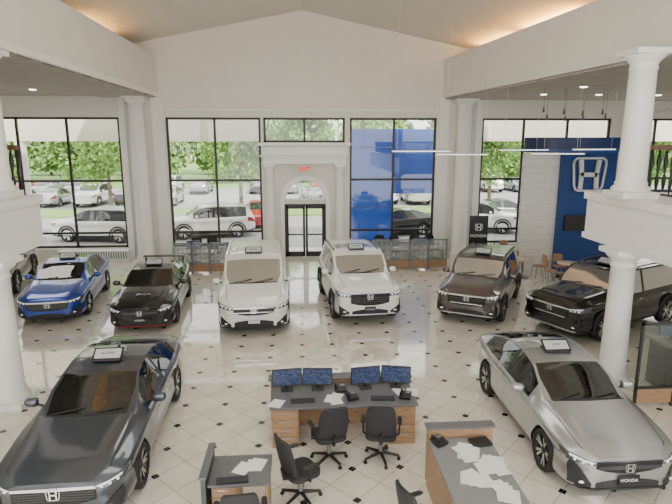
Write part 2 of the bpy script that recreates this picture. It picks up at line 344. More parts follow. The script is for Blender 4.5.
def wheel_meshes(r,wd,style):
    t=MB(); h=wd/2; ri=r*.74
    t.lathe([(ri,-h*.9),(r*.93,-h),(r*.985,-h*.8),(r,-h*.5),(r,h*.5),(r*.985,h*.8),(r*.93,h),(ri,h*.9),(ri*.97,h*.6),(ri*.97,-h*.6),(ri,-h*.9)],n=36,axis='X',cap=False)
    rim=MB(); rim.lathe([(ri*.99,h*.92),(ri*.93,h*.85),(ri*.90,h*.2),(ri*.88,-h*.6)],n=36,axis='X',cap=False,m=0)
    rim.lathe([(.0001,-h*.2),(ri*.9,-h*.2)],n=36,axis='X',cap=False,m=1)
    rim.lathe([(.0001,h*.72),(.05,h*.70),(.065,h*.55),(.07,-h*.1)],n=16,axis='X',cap=False,m=0)
    k=5
    for i in range(k):
        for dd_ in(-.16,.16):
            a=2*math.pi*i/k; aa=a+dd_*.5; ab=a+dd_*1.25
            p0=Vector((h*.58,.04*math.cos(aa),.04*math.sin(aa))); p1=Vector((h*.82,ri*.95*math.cos(ab),ri*.95*math.sin(ab)))
            tn=Vector((0,-math.sin(ab),math.cos(ab)))
            vs=[]
            for P,ww in((p0,.020),(p1,.026)):
                vs+= [P-tn*ww-Vector((.03,0,0)),P+tn*ww-Vector((.03,0,0)),P+tn*ww*.8,P-tn*ww*.8]
            rim.add(vs,[(3,2,1,0),(4,5,6,7),(0,1,5,4),(2,3,7,6)],2); rim.add(vs,[(1,2,6,5),(3,0,4,7)],1)
    return t,rim
WH={}
def emblem(parent,loc,s,m=CHROME,name='emblem',sx=1.0):
    e=MB(); t=.05*s; dpt=.03*s
    def bar(p,q,t,t2=None):
        t2=t if t2 is None else t2
        p=Vector((p[0]*sx,0,p[1]));q=Vector((q[0]*sx,0,q[1])); d_=(q-p).normalized(); n_=Vector((-d_.z,0,d_.x))/2
        vs=[p-n_*t,q-n_*t2,q+n_*t2,p+n_*t]; vs=[v+Vector((0,-dpt,0)) for v in vs]+[v+Vector((0,dpt,0)) for v in vs]
        e.add(vs,[(0,1,2,3),(7,6,5,4),(0,4,5,1),(1,5,6,2),(2,6,7,3),(3,7,4,0)])
    ring=[(-.48,.24),(-.465,.35),(-.38,.41),(.38,.41),(.465,.35),(.48,.24),(.42,-.30),(.37,-.39),(.28,-.42),(-.28,-.42),(-.37,-.39),(-.42,-.30)]
    ring=[(a*s,b_*s) for a,b_ in ring]
    for i in range(len(ring)): bar(ring[i],ring[(i+1)%len(ring)],t)
    for k in(-1,1):
        bar((k*.27*s,.37*s),(k*.22*s,.0),.12*s,.11*s); bar((k*.22*s,.02*s),(k*.24*s,-.38*s),.11*s,.12*s)
    bar((-.24*s,-.01*s),(.24*s,-.01*s),.11*s)
    return e.obj(name,m,parent,loc)
def car(kind,paint,loc,rz,label,hs=1.0,Ls=1.0,Wd=1.0,detail=True,plate=None,alloy=DALLOY,topper=None,rails=False,metalname='',scoop=False,sunroof=False):
    S=SPEC[kind]; L=S['L']*Ls; W=S['W']*Wd
    sc=lambda pts:[(a*Ls,b*hs) for a,b in pts]
    rt=root('car',(loc[0],loc[1],0),rz,label,'car')
    xs=list(np.linspace(0,L,60 if detail else 34))+[.012,.03,.05,.08,.12,.17,.22,.3,.38]+[L-q for q in(.012,.03,.06,.1,.16)]
    if detail:
        for q in S['seams']: xs+=[q*Ls-.005,q*Ls+.005]
        xs+=[S['pil']*Ls-.05,S['pil']*Ls+.05]
    xs+=[S['cowl']*Ls,S['cowl']*Ls-.07,S['rs']*Ls,S['re']*Ls,S['ds']*Ls,S['sw'][0]*Ls,S['sw'][1]*Ls]
    xs=sorted(xs); x2=[xs[0]]
    for q in xs[1:]:
        if q-x2[-1]>.004: x2.append(q)
    x2[-1]=L; xs=np.array(x2)
    zt=sm(sc(S['ZT']),xs,.07);zb=sm(sc(S['ZB']),xs,.06);zl=sm(sc(S['ZL']),xs,.04)
    nz=.64 if not S['suv'] else .76
    Wc=[(0,nz),(.03,nz+.10),(.09,nz+.16),(.22,.94),(.5,.985),(1.0,1),(L-1.1,1),(L-.5,.96),(L-.15,.88),(L-.04,.78),(L,.66)]
    ww=W*sm(Wc,xs,.015)
    cab=S['cab']; wr=sm([(0,.76),(S['cowl']*Ls,.82),(S['rs']*Ls,cab+.02),(S['re']*Ls,cab),(S['ds']*Ls,.80 if not S['suv'] else cab-.02),(L,.78)],xs,.15)
    SUB=3; rings=[];segs=[]
    for i in range(len(xs)):
        w_,T,B,Lo=ww[i],max(zt[i],zb[i]+.03),zb[i],zl[i]; hgt=B-Lo
        cf=min(1,max(0,(T-B-.18)/.15)); hd=(1-cf)*min(1,max(0,(xs[i]-.15)/.3))*(1 if xs[i]<S['cowl']*Ls else 0)
        P=[(0,Lo),(.86*w_,Lo),(.95*w_,Lo+.06),(.99*w_,Lo+.30*hgt),(.95*w_,Lo+.62*hgt),(1.0*w_,B-.11*hgt/.7),(.972*w_,B-.012),(.93*w_,B+.015),
           (wr[i]*w_,B+(T-B)*(.80+.08*cf)-.018*hd),(wr[i]*w_*(.82+.12*cf),B+(T-B)*(.90+.055*cf)+.026*hd),(0,T)]
        pts=[P[0]]; sg=[]
        for k in range(len(P)-1):
            n=1 if k==0 else (4 if k==9 else SUB)
            p0=P[max(k-1,1)] if k>0 else P[0];p1=P[k];p2=P[k+1];p3=P[min(k+2,len(P)-1)]
            if k==9: p3=(-P[9][0],P[9][1])
            for q in range(1,n+1):
                t=q/n
                if k==0: pt=(p1[0]+(p2[0]-p1[0])*t,p1[1]+(p2[1]-p1[1])*t)
                else: pt=tuple(.5*((2*p1[c])+(-p0[c]+p2[c])*t+(2*p0[c]-5*p1[c]+4*p2[c]-p3[c])*t*t+(-p0[c]+3*p1[c]-3*p2[c]+p3[c])*t**3) for c in(0,1))
                pts.append(pt); sg.append((k,q-1))
        pts[-1]=(0,T)
        rings.append(pts); segs=sg
    nh=len(rings[0]); V=[];F=[];MI=[]
    nr=2*nh-2
    for i,rg in enumerate(rings):
        yy=xs[i]-L/2
        for p in rg: V.append((p[0],yy,p[1]))
        for p in rg[-2:0:-1]: V.append((-p[0],yy,p[1]))
    for i in range(len(rings)-1):
        s=(xs[i]+xs[i+1])/2; thin=(xs[i+1]-xs[i])<.012
        for j in range(nr):
            jj=j if j<nh-1 else nr-1-j
            k,q=segs[jj]; mi=0
            midx=abs(rings[i][jj][0])
            if k<=1: mi=6
            if S['suv'] and k==2 and q==0: mi=6
            if k==7 and S['sw'][0]*Ls<s<S['sw'][1]*Ls: mi=1
            if k==7 and abs(s-S['pil']*Ls)<.05 and mi==1: mi=9
            if k==9 and S['cowl']*Ls<s<S['rs']*Ls: mi=2
            if k==9 and S['cowl']*Ls-.071<s<S['cowl']*Ls: mi=6
            if k==9 and S['re']*Ls<s<S['ds']*Ls: mi=8
            if sunroof and k==9 and q>=1 and S['rs']*Ls+.62<s<S['rs']*Ls+1.35: mi=10
            if not detail and k==5 and s<.4 and midx>.5*W: mi=3
            if (k in(5,) or (k==4 and q>=1)) and s>L-.38: mi=4
            if thin and detail and 2<=k<=6 and any(abs(s-qq*Ls)<.006 for qq in S['seams']): mi=7
            F.append((i*nr+j,i*nr+(j+1)%nr,(i+1)*nr+(j+1)%nr,(i+1)*nr+j)); MI.append(mi)
    F.append(list(range(nr))); MI.append(0); F.append([(len(rings)-1)*nr+j for j in range(nr)][::-1]); MI.append(0)
    mats=[paint,CGLASS if detail else OPG,WSGLASS if detail else OPG,HEAD,TAIL,RUB,BLKTRIM,BLACK,CGLASS if detail else OPG,BLACK,OPG]
    me=bpy.data.meshes.new('b'); me.from_pydata(V,[],F); me.polygons.foreach_set('material_index',MI)
    for m_ in mats: me.materials.append(m_)
    bm=bmesh.new(); bm.from_mesh(me); bmesh.ops.recalc_face_normals(bm,faces=bm.faces); bm.to_mesh(me); bm.free()
    tmp=bpy.data.objects.new('b',me); COL.objects.link(tmp)
    r=S['r']*(hs if S['suv'] else 1); axs=[q*Ls-L/2 for q in S['ax']]
    cu=MB()
    for q in axs:
        for sd in(-1,1): cu.cyl((sd*(W-.30),q,r+.0),(sd*(W+.3),q,r+.0),r+.055,n=40)
    co=cu.obj('c',mats); co.data.polygons.foreach_set('material_index',[5]*len(co.data.polygons))
    bo=tmp.modifiers.new('x','BOOLEAN'); bo.operation='DIFFERENCE'; bo.object=co; bo.solver='EXACT'
    dg=bpy.context.evaluated_depsgraph_get(); m2=bpy.data.meshes.new_from_object(tmp.evaluated_get(dg))
    if len(m2.polygons)<len(F)*.5: m2=me
    grp={'body':(0,7),'side_window':(1,9),'windshield':(2,),'headlight':(3,),'taillight':(4,),'wheel_well':(5,),'sill_trim':(6,),'rear_window':(8,),'sunroof':(10,)}
    vv=[tuple(v.co) for v in m2.vertices]
    for nm,ids in grp.items():
        keys=[(0,0)]
        if nm in('headlight','taillight','side_window'): keys=[(-1,0),(1,0)]
        if nm=='wheel_well': keys=[(-1,-1),(1,-1),(-1,1),(1,1)]
        for sx,sy in keys:
            mp={};fv=[];fm=[];vs=[]
            for p in m2.polygons:
                if p.material_index in ids and (sx==0 or p.center.x*sx>0) and (sy==0 or p.center.y*sy>0):
                    f=[]
                    for vi in p.vertices:
                        if vi not in mp: mp[vi]=len(vs); vs.append(vv[vi])
                        f.append(mp[vi])
                    fv.append(f); fm.append(ids.index(p.material_index))
            if not fv: continue
            me3=bpy.data.meshes.new(nm); me3.from_pydata(vs,[],fv)
            for q in ids: me3.materials.append(mats[q])
            me3.polygons.foreach_set('material_index',fm); me3.polygons.foreach_set('use_smooth',[True]*len(fv)); me3.update()
            try: me3.set_sharp_from_angle(angle=R(34))
            except Exception: pass
            o=bpy.data.objects.new(nm,me3); COL.objects.link(o); o.parent=rt
    bpy.data.objects.remove(tmp); bpy.data.objects.remove(co)
    key=(round(r,3),alloy.name)
    if key not in WH: WH[key]=wheel_meshes(r,.235,0)
    t,rim=WH[key]
    tm=rm=None
    for q in axs:
        for sd in(-1,1):
            we=bpy.data.objects.new('wheel',None); COL.objects.link(we); we.parent=rt; we.location=(sd*(W-.125),q,r); we.rotation_euler=(0,0,0 if sd>0 else math.pi)
            if tm is None:
                a_=t.obj('tyre',RUB,we); b_=rim.obj('rim',[alloy,DALLOY,ALU if alloy!=BLACK else DALLOY],we); tm,rm=a_.data,b_.data
            else:
                for nm,mm in(('tyre',tm),('rim',rm)):
                    o=bpy.data.objects.new(nm,mm); COL.objects.link(o); o.parent=we
    if S['suv']:
        for q in axs:
            for sd in(-1,1):
                m=MB(); pr=[]
                for i in range(17):
                    a=R(-12+204*i/16)
                    for rr_,xx in((r+.05,.02),(r+.05,-.10),(r+.12,-.02),(r+.115,.012)): pr.append((sd*(W+xx),q+rr_*math.cos(a),r+rr_*math.sin(a)))
                m.add(pr,[(i*4+k,i*4+(k+1)%4,(i+1)*4+(k+1)%4,(i+1)*4+k) for i in range(16) for k in range(4)],0,True)
                m.obj('wheel_arch_trim',BLKTRIM,rt)
    zc=float(np.interp(S['cowl']*Ls+.46,xs,zb)); my=S['cowl']*Ls+.46-L/2
    for sd in(-1,1):
        m=MB(); m.ell((sd*(W+.08),my,zc+.13),(.11,.065,.075),0,.7); m.cyl((sd*(W-.1),my+.02,zc+.05),(sd*(W+.05),my+.01,zc+.10),.022,n=8,m=1)
        m.box((sd*(W+.08),my+.062,zc+.13),(.17,.01,.11),2)
        m.obj('side_mirror',[paint,BLACK,CHROME],rt)
    if not detail: return rt
    cs=S['cowl']*Ls; dz=float(np.interp(cs,xs,zt))-.075; pl=S['pil']*Ls; sh=(dz-.93)*.9
    MB().bb(-.80*W,.80*W,cs+.02-L/2,S['sw'][1]*Ls-L/2,.30,.42).obj('cabin_floor',BLACK,rt)
    for sd in(-1,1): MB().box((sd*.83*W,(cs+S['sw'][1]*Ls)/2+.1-L/2,.62),(.02,S['sw'][1]*Ls-cs-.3,.42)).obj('door_card',LINER,rt)
    MB().bb(-.78*W,.78*W,cs+.04-L/2,cs+.50-L/2,.5,dz).obj('dashboard',BLACK,rt,bevel=.03)
    for sd in(-1,1):
        MB().ell((sd*.38,pl-.28-L/2,.56+sh),(.25,.26,.11),0,.6).ell((sd*.38,pl+.02-L/2,.88+sh),(.24,.09,.33),0,.6).ell((sd*.38,pl+.05-L/2,1.24+sh*.9),(.12,.05,.08),0,.7).obj('front_seat',SEAT,rt)
    MB().ell((0,pl+.62-L/2,.56+sh),(.62,.26,.11),0,.5).ell((0,pl+.90-L/2,.86+sh),(.62,.09,.30),0,.5).obj('rear_seat',SEAT,rt)
    MB().bb(-.62*W,.62*W,pl+1.0-L/2,pl+1.03-L/2,.45,1.05+sh).obj('rear_bulkhead',LINER,rt)
    m=MB(); cx,cy,cz=.38,cs+.60-L/2,dz-.02; pr=[(cx+.18*math.cos(2*math.pi*i/16),cy+.06*math.sin(2*math.pi*i/16),cz+.17*math.sin(2*math.pi*i/16)) for i in range(17)]
    m.tube(pr,.014,6); m.box((cx,cy,cz),(.32,.03,.05)); m.obj('steering_wheel',BLACK,rt)
    ZR=[np.maximum.accumulate(np.array([p[1] for p in rg[1:]])) for rg in rings[:40]]
    XRr=[np.array([p[0] for p in rg[1:]]) for rg in rings[:40]]
    def fs(x,z):
        x=abs(x); hp=0
        for i in range(40):
            h_=float(np.interp(z,ZR[i],XRr[i])) if z<ZR[i][-1] else 0.0
            if h_>=x:
                if i==0: return 0.0
                return float(xs[i-1]+(xs[i]-xs[i-1])*(x-hp)/max(1e-6,h_-hp))
            hp=h_
        return float(xs[30])
    def lerp(a,b,t): return a+(b-a)*t
    def patch(name,x0,x1,f0,f1,m_,off=.010,n=16,rows=3,grow=1.008):
        P=MB(); vs=[]
        for dy in(-off,.03):
            for i in range(n+1):
                x=x0+(x1-x0)*i/n
                for k in range(rows+1):
                    z=lerp(f0(x),f1(x),k/rows); vs.append((x*grow,fs(x,z)-L/2+dy,z))
        c_=rows+1; b_=c_*(n+1)
        fc=[(i*c_+k,(i+1)*c_+k,(i+1)*c_+k+1,i*c_+k+1) for i in range(n) for k in range(rows)]
        for i in range(n):
            for k in(0,rows): fc.append((i*c_+k,(i+1)*c_+k,b_+(i+1)*c_+k,b_+i*c_+k))
        for i in(0,n):
            for k in range(rows): fc.append((i*c_+k,i*c_+k+1,b_+i*c_+k+1,b_+i*c_+k))
        P.add(vs,fc,0,True); o=P.obj(name,m_,rt)
        try: o.data.set_sharp_from_angle(angle=R(40))
        except Exception: pass
        return o
    zbi=lambda s_:float(np.interp(s_,xs,zb))
    Z0=zl[0]; hi,ho=S['hl']
    t_in,t_out=zbi(.05)-.005,zbi(.34)-.015
    xi,xo=(S['gw']-.02)*W,.955*W
    for sd in(-1,1):
        tt=lambda x:min(1,max(0,(abs(x)-xi)/(xo-xi)))
        u0=lambda x:lerp(t_in-hi,t_out-ho,tt(x)**1.3); u1=lambda x:lerp(t_in,t_out,tt(x)**1.15)
        a_,b_=(xi,xo) if sd>0 else (-xo,-xi)
        patch('headlight',a_,b_,u0,u1,HEAD,.010,14)
        a_,b_=(xi+.03,xo-.06) if sd>0 else (-xo+.06,-xi-.03)
        patch('headlight_lamp',a_,b_,lambda x:lerp(u0(x),u1(x),.62),lambda x:lerp(u0(x),u1(x),.86),LAMP,.015,12,1,1.012)
        for q in(.25,.5,.72):
            x_=sd*lerp(xi,xo,q); z_=lerp(u0(x_),u1(x_),.34); rr_=.022+.01*q
            MB().ell((x_,fs(x_,z_)-L/2-.008,z_),(rr_,.015,rr_*.9)).obj('headlight_lamp',LAMP,rt)
    gt=t_in-.012; gb=gt-S['gh']*(hs if S['suv'] else 1); gw=S['gw']*W
    BARM=CHROME if metalname!='black' else BLACK
    patch('grille',-gw,gw,lambda x:gb+.08*abs(x/gw)**2.5,lambda x:gt,mat('grille_black',(.008,.008,.009),.35),.012)
    nsl=5 if not S['suv'] else 4
    for q in range(1,nsl):
        z_=gb+.05+(gt-.05-gb-.04)*q/nsl
        wq=gw*(.86 if q==1 else .94)
        patch('grille_slat',-wq,wq,lambda x:z_-.006,lambda x:z_+.006,DGREY,.018,10,1)
    patch('grille_bar',-gw*1.0,gw*1.0,lambda x:gt-.03-.012*(1-abs(x/gw)),lambda x:gt+.008,BARM,.024,14,1)
    if kind=='van':
        patch('grille_bar',-gw,gw,lambda x:gb+.07,lambda x:gb+.095,BARM,.024,14,1)
    if kind=='suv' and metalname!='black':
        patch('grille_bar',-gw*.85,gw*.85,lambda x:gb+.055,lambda x:gb+.075,BARM,.024,14,1)
    patch('bumper_intake',-.52*W,.52*W,lambda x:Z0+.035,lambda x:max(Z0+.08,lerp(Z0,gb,.62)-.05*abs(x/(.5*W))**2),BLKTRIM,.012)
    big=.36 if kind=='hatch' else .20
    for sd in(-1,1):
        a_,b_=(.60*W,.89*W) if sd>0 else (-.89*W,-.60*W)
        patch('fog_light_bezel',a_,b_,lambda x:Z0+.05,lambda x:Z0+.09+big*(abs(x)/W-.58)/.30,BLKTRIM,.012,10)
        xx=sd*.74*W; zz=Z0+.12
        MB().ell((xx,fs(xx,zz)-L/2-.012,zz),(.05,.02,.022)).obj('fog_light',LAMP,rt)
    emblem(rt,(0,-L/2-.035,gt-.08),.18 if kind!='hatch' else .15)
    patch('front_lip',-.80*W,.80*W,lambda x:Z0+.0,lambda x:Z0+.032,BLKTRIM if not (S['suv'] and metalname!='') else ALU,.022,16,1)
    if scoop:
        patch('lip_stripe',-.82*W,.82*W,lambda x:Z0-.012,lambda x:Z0+.002,mat('red_accent',(.6,.01,.01),.4),.03,16,1)
    if plate:
        pz=(gb+Z0)/2+.03
        MB().box((0,-L/2-.035,pz),(.31,.012,.15)).obj('licence_plate',PLATEW if plate=='w' else BLACK,rt)
        text('HONDA',.07,rt,(0,-L/2-.043,pz),(R(90),0,0),mat('plate_blue',(.05,.1,.4)) if plate=='w' else WHITE,ext=.001)
    def topz(i,x):
        zz_=np.array([p[1] for p in rings[i]][-12:]); xx_=np.array([p[0] for p in rings[i]][-12:])
        o_=np.argsort(xx_); return float(np.interp(x,xx_[o_],zz_[o_]))
    for sd in(-1,1):
        pts=[]
        for i in range(len(xs)):
            if .16<xs[i]<S['cowl']*Ls-.02:
                x_=ww[i]*.76; pts.append((sd*x_,xs[i]-L/2,topz(i,x_)+.0))
        MB().tube(pts,.006,5).obj('hood_seam',BLACK,rt)
    if scoop:
        zz=float(np.interp(.62,xs,zt)); MB().ell((0,.66-L/2,zz+.005),(.20,.14,.035),0,.6).obj('hood_scoop',paint,rt)
        MB().box((0,.545-L/2,zz+.008),(.30,.03,.03)).obj('hood_scoop_opening',BLACK,rt)
        for sd in(-1,1): MB().box((sd*.62,4.25-L/2,1.17),(.03,.22,.22)).obj('spoiler_post',BLACK,rt)
        MB().box((0,4.27-L/2,1.29),(1.4,.24,.03)).obj('spoiler_wing',BLACK,rt,bevel=.01)
    for sd in(-1,1):
        for q in(S['seams'][1]-.20,S['seams'][2]-.10 if S['seams'][2]-S['seams'][1]>.8 else S['seams'][2]+.0):
            zz=float(np.interp(q*Ls,xs,zb))-.14
            MB().box((sd*(W+.004),q*Ls-L/2,zz),(.03,.19,.028)).obj('door_handle',paint if metalname!='chrome' else CHROME,rt,bevel=.008)
    for x_ in(-.55,.05):
        ya=cs-.02
        za=float(np.interp(ya,xs,zt))+.015
        MB().tube([(x_,ya-L/2,za),(x_+.5,cs+.10-L/2,float(np.interp(cs+.10,xs,zt))+.012)],.009,6).obj('wiper',BLACK,rt)
    fy=S['re']*Ls-.12; fz=float(np.interp(fy,xs,zt))
    MB().ell((0,fy-L/2,fz+.015),(.025,.09,.045)).obj('roof_antenna',paint,rt)
    if rails:
        for sd in(-1,1):
            px=sd*cab*W*.93; y0,y1=S['rs']*Ls+.35-L/2,S['re']*Ls-.15-L/2
            zr=lambda yy:float(np.interp(yy+L/2,xs,zt))
            pts=[(px,y0,zr(y0)-.06),(px,y0+.1,zr(y0+.1)+.0),(px,(y0+y1)/2,zr((y0+y1)/2)+.02),(px,y1-.1,zr(y1-.1)+.0),(px,y1,zr(y1)-.06)]
            MB().tube(pts,.02,8).obj('roof_rail',BLACK if rails=='b' else ALU,rt)
    if topper:
        ty=S['rs']*Ls+.42; tz=float(np.interp(ty,xs,zt))-.012
        off=Vector((0,ty-L/2,0)); off.rotate(Matrix.Rotation(rz,3,'Z'))
        tp=root('roof_sign',(loc[0]+off.x,loc[1]+off.y,tz),rz,'small black framed display placard resting on the car roof','sign')
        MB().box((0,.0,.025),(.46,.30,.03)).obj('base',BLACK,tp,bevel=.01)
        MB().box((0,.0,.09),(.50,.02,.26),0,rx=R(-58)).obj('frame',BLACK,tp)
        MB().box((0,-.006,.100),(.44,.006,.20),0,rx=R(-58)).obj('card',mat('placard_card',(.5,.54,.55),.4),tp)
        text(topper,.055,tp,(0,-.018,.115),(R(32),0,0),BLACK,ext=.001)
    return rt
def paint(n,c,met=.4,rough=.28): return mat(n,c,rough,met,1)
P_gry=paint('blue_grey_metallic',(.075,.090,.115),.75); P_sil=paint('silver_metallic',(.44,.45,.47),.75); P_wht=paint('pearl_white',(.84,.84,.82),.0,.3)
P_blk=paint('gloss_black',(.006,.006,.008),.2,.2); P_blu=paint('blue_metallic',(.012,.055,.36),.5); P_mod=paint('gunmetal',(.12,.10,.097),.7)
P_red=paint('red_paint',(.45,.02,.03),.2)
car('sedan',P_gry,(-3.40,9.05),R(2),'dark grey metallic four-door sedan with a roof placard',plate='w',topper='ACCORD',metalname='chrome')
car('hatch',P_sil,(4.68,8.95),R(0),'silver five-door hatchback with dark alloy wheels',plate='b',topper='CIVIC',metalname='black')
car('van',P_wht,(-1.46,16.55),R(4),'white minivan with chrome grille bars',plate='w',topper='ODYSSEY',metalname='chrome',rails='s',hs=1.02)
car('suv',P_wht,(1.72,16.9),R(5),'white mid-size sport utility vehicle with black trim',plate='b',topper='PASSPORT',rails='b',metalname='black',hs=1.03,sunroof=True)
car('suv',P_mod,(5.80,16.4),R(-30),'gunmetal grey compact sport utility vehicle',hs=.97,Ls=.955,Wd=.96,topper='CR-V',metalname='chrome',rails='b')
car('suv',P_blk,(8.85,14.5),R(-64),'glossy black three-row sport utility vehicle',Ls=1.03,Wd=1.01,topper='PILOT',metalname='chrome',alloy=ALU,rails='b')
car('hatch',P_blk,(-4.56,16.6),R(4),'glossy black hatchback with hood scoop and rear wing',plate='b',topper='TYPE R',metalname='black',alloy=BLACK,scoop=True)
car('sedan',P_blu,(-7.55,17.6),R(8),'bright blue metallic sedan beside the window',topper='INSIGHT',Ls=.97,metalname='chrome',sunroof=True)
car('suv',P_mod,(-11.0,19.9),R(14),'dark grey sport utility vehicle parked by the window',hs=.96,Ls=.95,Wd=.95,metalname='chrome')
# ================================================================= FURNITURE
def office_chair(x,y,rz,label):
    rt=root('office_chair',(x,y,0),rz,label,'chair')
    m=MB()
    for i in range(5):
        a=2*math.pi*i/5; m.cyl((0,0,.13),(.30*math.cos(a),.30*math.sin(a),.085),.03,.02,8)
    m.obj('base',BLACK,rt)
    for i in range(5):
        a=2*math.pi*i/5; cx,cy=.30*math.cos(a),.30*math.sin(a)
        MB().cyl((cx-.02*math.sin(a),cy+.02*math.cos(a),.03),(cx+.02*math.sin(a),cy-.02*math.cos(a),.03),.03,n=12).cyl((cx,cy,.04),(cx,cy,.085),.01,n=6).obj('caster',BLACK,rt)
    MB().cyl((0,0,.11),(0,0,.30),.035,n=12).cyl((0,0,.28),(0,0,.43),.022,n=12).box((0,0,.42),(.22,.2,.05)).obj('gas_column',GREYM,rt)
    MB().ell((0,0,.48),(.26,.25,.055),0,.5).obj('seat',FAB,rt)
    m=MB(); vs=[];n1,n2=8,8
    for k,th in((0,0),(1,.05)):
        for j in range(n2+1):
            for i in range(n1+1):
                u=i/n1*2-1; v=j/n2
                wd=.25*(1-.25*abs(v-.35)**1.3)*(1-.15*max(0,v-.8)/.2)
                vs.append((u*wd,-.26-.12*v+.05*u*u+th,.56+.56*v-(.03*u*u if v>.9 else 0)))
    q=(n1+1)*(n2+1); fs_=[]
    for k in(0,1):
        for j in range(n2):
            for i in range(n1):
                a=k*q+j*(n1+1)+i; fs_.append((a,a+1,a+n1+2,a+n1+1))
    for j in range(n2):
        for i in(0,n1): a=j*(n1+1)+i; fs_.append((a,a+n1+1,q+a+n1+1,q+a))
    for i in range(n1):
        for j in(0,n2): a=j*(n1+1)+i; fs_.append((a,a+1,q+a+1,q+a))
    m.add(vs,fs_,0,True); m.obj('backrest',FAB,rt,bevel=.012)
    MB().tube([(0,-.05,.42),(0,-.27,.43),(0,-.31,.62)],.022,8).obj('back_support',BLACK,rt)
    for sd in(-1,1):
        MB().tube([(sd*.20,.0,.44),(sd*.29,.0,.46),(sd*.30,-.02,.68)],.016,8).ell((sd*.30,.02,.70),(.04,.14,.018),0,.6).obj('armrest',BLACK,rt)
    return rt
ch=[(.42,8.05,R(15),'black fabric office chair pushed up to the desk'),(1.28,8.05,R(-10),'black fabric office chair pushed up to the desk'),
 (-.05,7.1,R(-60),'black office chair turned sideways on the tiles'),(-.80,6.05,R(5),'black office chair behind a small desk'),(1.5,5.85,R(-70),'black office chair beside the paper-strewn desk')]
for c_ in ch: office_chair(*c_)
def cabinet(x,y,wd,dp,h,label,face=-1,n=4,rz=0):
    rt=root('drawer_cabinet',(x,y,0),rz,label,'cabinet')
    MB().box((0,0,h/2),(wd,dp,h)).obj('body',WOOD,rt,bevel=.004)
    for i in range(n):
        hh=(h-.1)/n; zc=.07+hh*(i+.5)
        dr=MB().box((0,face*(dp/2+.008),zc),(wd-.04,.016,hh-.02)).obj('drawer',WOOD,rt,bevel=.003)
        MB().box((0,face*(dp/2+.022),zc+hh*.25),(wd*.5,.014,.015)).obj('handle',ALU,dr)
    return rt
def monitor(x,y,z,rz,label='black flat computer monitor showing a blue screen'):
    rt=root('monitor',(x,y,z),rz,label,'monitor')
    MB().box((0,.05,.01),(.22,.18,.02)).obj('stand_base',BLACK,rt,bevel=.005)
    MB().box((0,.08,.12),(.05,.03,.22)).obj('stand_neck',BLACK,rt)
    MB().box((0,.04,.25),(.54,.04,.32)).obj('bezel',BLACK,rt,bevel=.006)
    MB().box((0,.018,.252),(.51,.004,.285)).obj('screen',SCREEN,rt)
    return rt
def keyboard(x,y,z,rz=0):
    rt=root('keyboard',(x,y,z),rz,'black computer keyboard on the desktop','keyboard'); MB().box((0,0,.011),(.42,.14,.022)).obj('case',BLACK,rt,bevel=.004)
    m=MB()
    for j in range(5):
        for i in range(15): m.box((-.19+i*.027,-.052+j*.026,.026),(.021,.02,.008))
    m.obj('keys',mat('key_grey',(.05,.05,.055),.5),rt,kind='stuff')
def phone(x,y,z,rz=0):
    rt=root('desk_phone',(x,y,z),rz,'black office telephone with handset','telephone')
    MB().box((0,0,.05),(.20,.20,.05),rx=R(12)).obj('base',BLACK,rt,bevel=.008); MB().tube([(-.07,-.08,.10),(-.07,.0,.12),(-.07,.08,.12)],.02,8).obj('handset',BLACK,rt)
    MB().box((.04,.05,.085),(.09,.05,.01),rx=R(12)).obj('display',GREYM,rt)
def papers(x,y,z,n,seedv,w_=.21,h_=.28,lab='loose white printed sheets of paper'):
    rnd=random.Random(seedv)
    for i in range(n):
        rz=rnd.uniform(-.6,.6)
        MB().box((0,0,.0015),(w_,h_,.002)).obj('paper',WHITE,None,(x+rnd.uniform(-.12,.12),y+rnd.uniform(-.12,.12),z+i*.003),rz,label=lab,category='paper',group='loose papers on the desks')
cabinet(-.30,8.85,.45,.75,.72,'honey wood cabinet under the grey worktop',n=4); cabinet(1.72,8.85,.45,.75,.72,'honey wood drawer cabinet with metal handles',n=4)
MB().box((.71,8.9,.738),(2.55,.92,.036)).obj('desk_worktop',GTOP,bevel=.008,label='continuous dark grey laminate worktop on wood cabinets',category='desk')
MB().box((.71,9.24,.36),(1.56,.03,.72)).obj('desk_back_panel',WOOD,label='wooden modesty panel under the worktop',category='desk panel')
MB().box((.71,9.50,.41),(2.62,.16,.82)).obj('desk_partition',WOOD,bevel=.006,label='low wooden screen wall behind the monitors',category='partition')
MB().box((.71,9.50,.835),(2.7,.26,.03)).obj('partition_ledge',GTOP,bevel=.006,label='narrow grey ledge on the wooden screen wall',category='shelf')
for x_,a_ in((-.28,R(6)),(.27,R(-4)),(1.15,R(8)),(1.70,R(-12))): monitor(x_,9.1,.756,a_)
keyboard(0,8.68,.756,R(3)); keyboard(1.4,8.68,.756,R(-5)); phone(.68,9.05,.756,R(5)); phone(1.80,8.70,.756,R(-20)); phone(.86,8.72,.756,R(15))
papers(.5,8.75,.757,3,1); papers(-.35,8.65,.757,2,4); papers(1.85,9.0,.757,2,8)
cabinet(2.08,6.62,.42,1.35,.72,'honey wood cabinet under the grey worktop',rz=0)
MB().box((2.35,6.55,.738),(.94,1.6,.036)).obj('desk_worktop',LTOP,bevel=.008,label='pale grey laminate worktop scattered with white papers',category='desk')
MB().box((2.55,7.25,.36),(.5,.04,.72)).obj('desk_back_panel',WOOD,label='wooden modesty panel under the worktop',category='desk panel')
MB().box((2.40,7.44,.45),(1.0,.12,.90)).box((2.40,7.44,.915),(1.06,.18,.03),1).obj('desk_partition',[WOOD,GTOP],label='low wooden screen wall behind the desk',category='partition')
MB().box((2.79,6.6,.36),(.04,1.4,.72)).obj('desk_side_panel',WOOD,label='wooden end panel of the desk',category='desk panel')
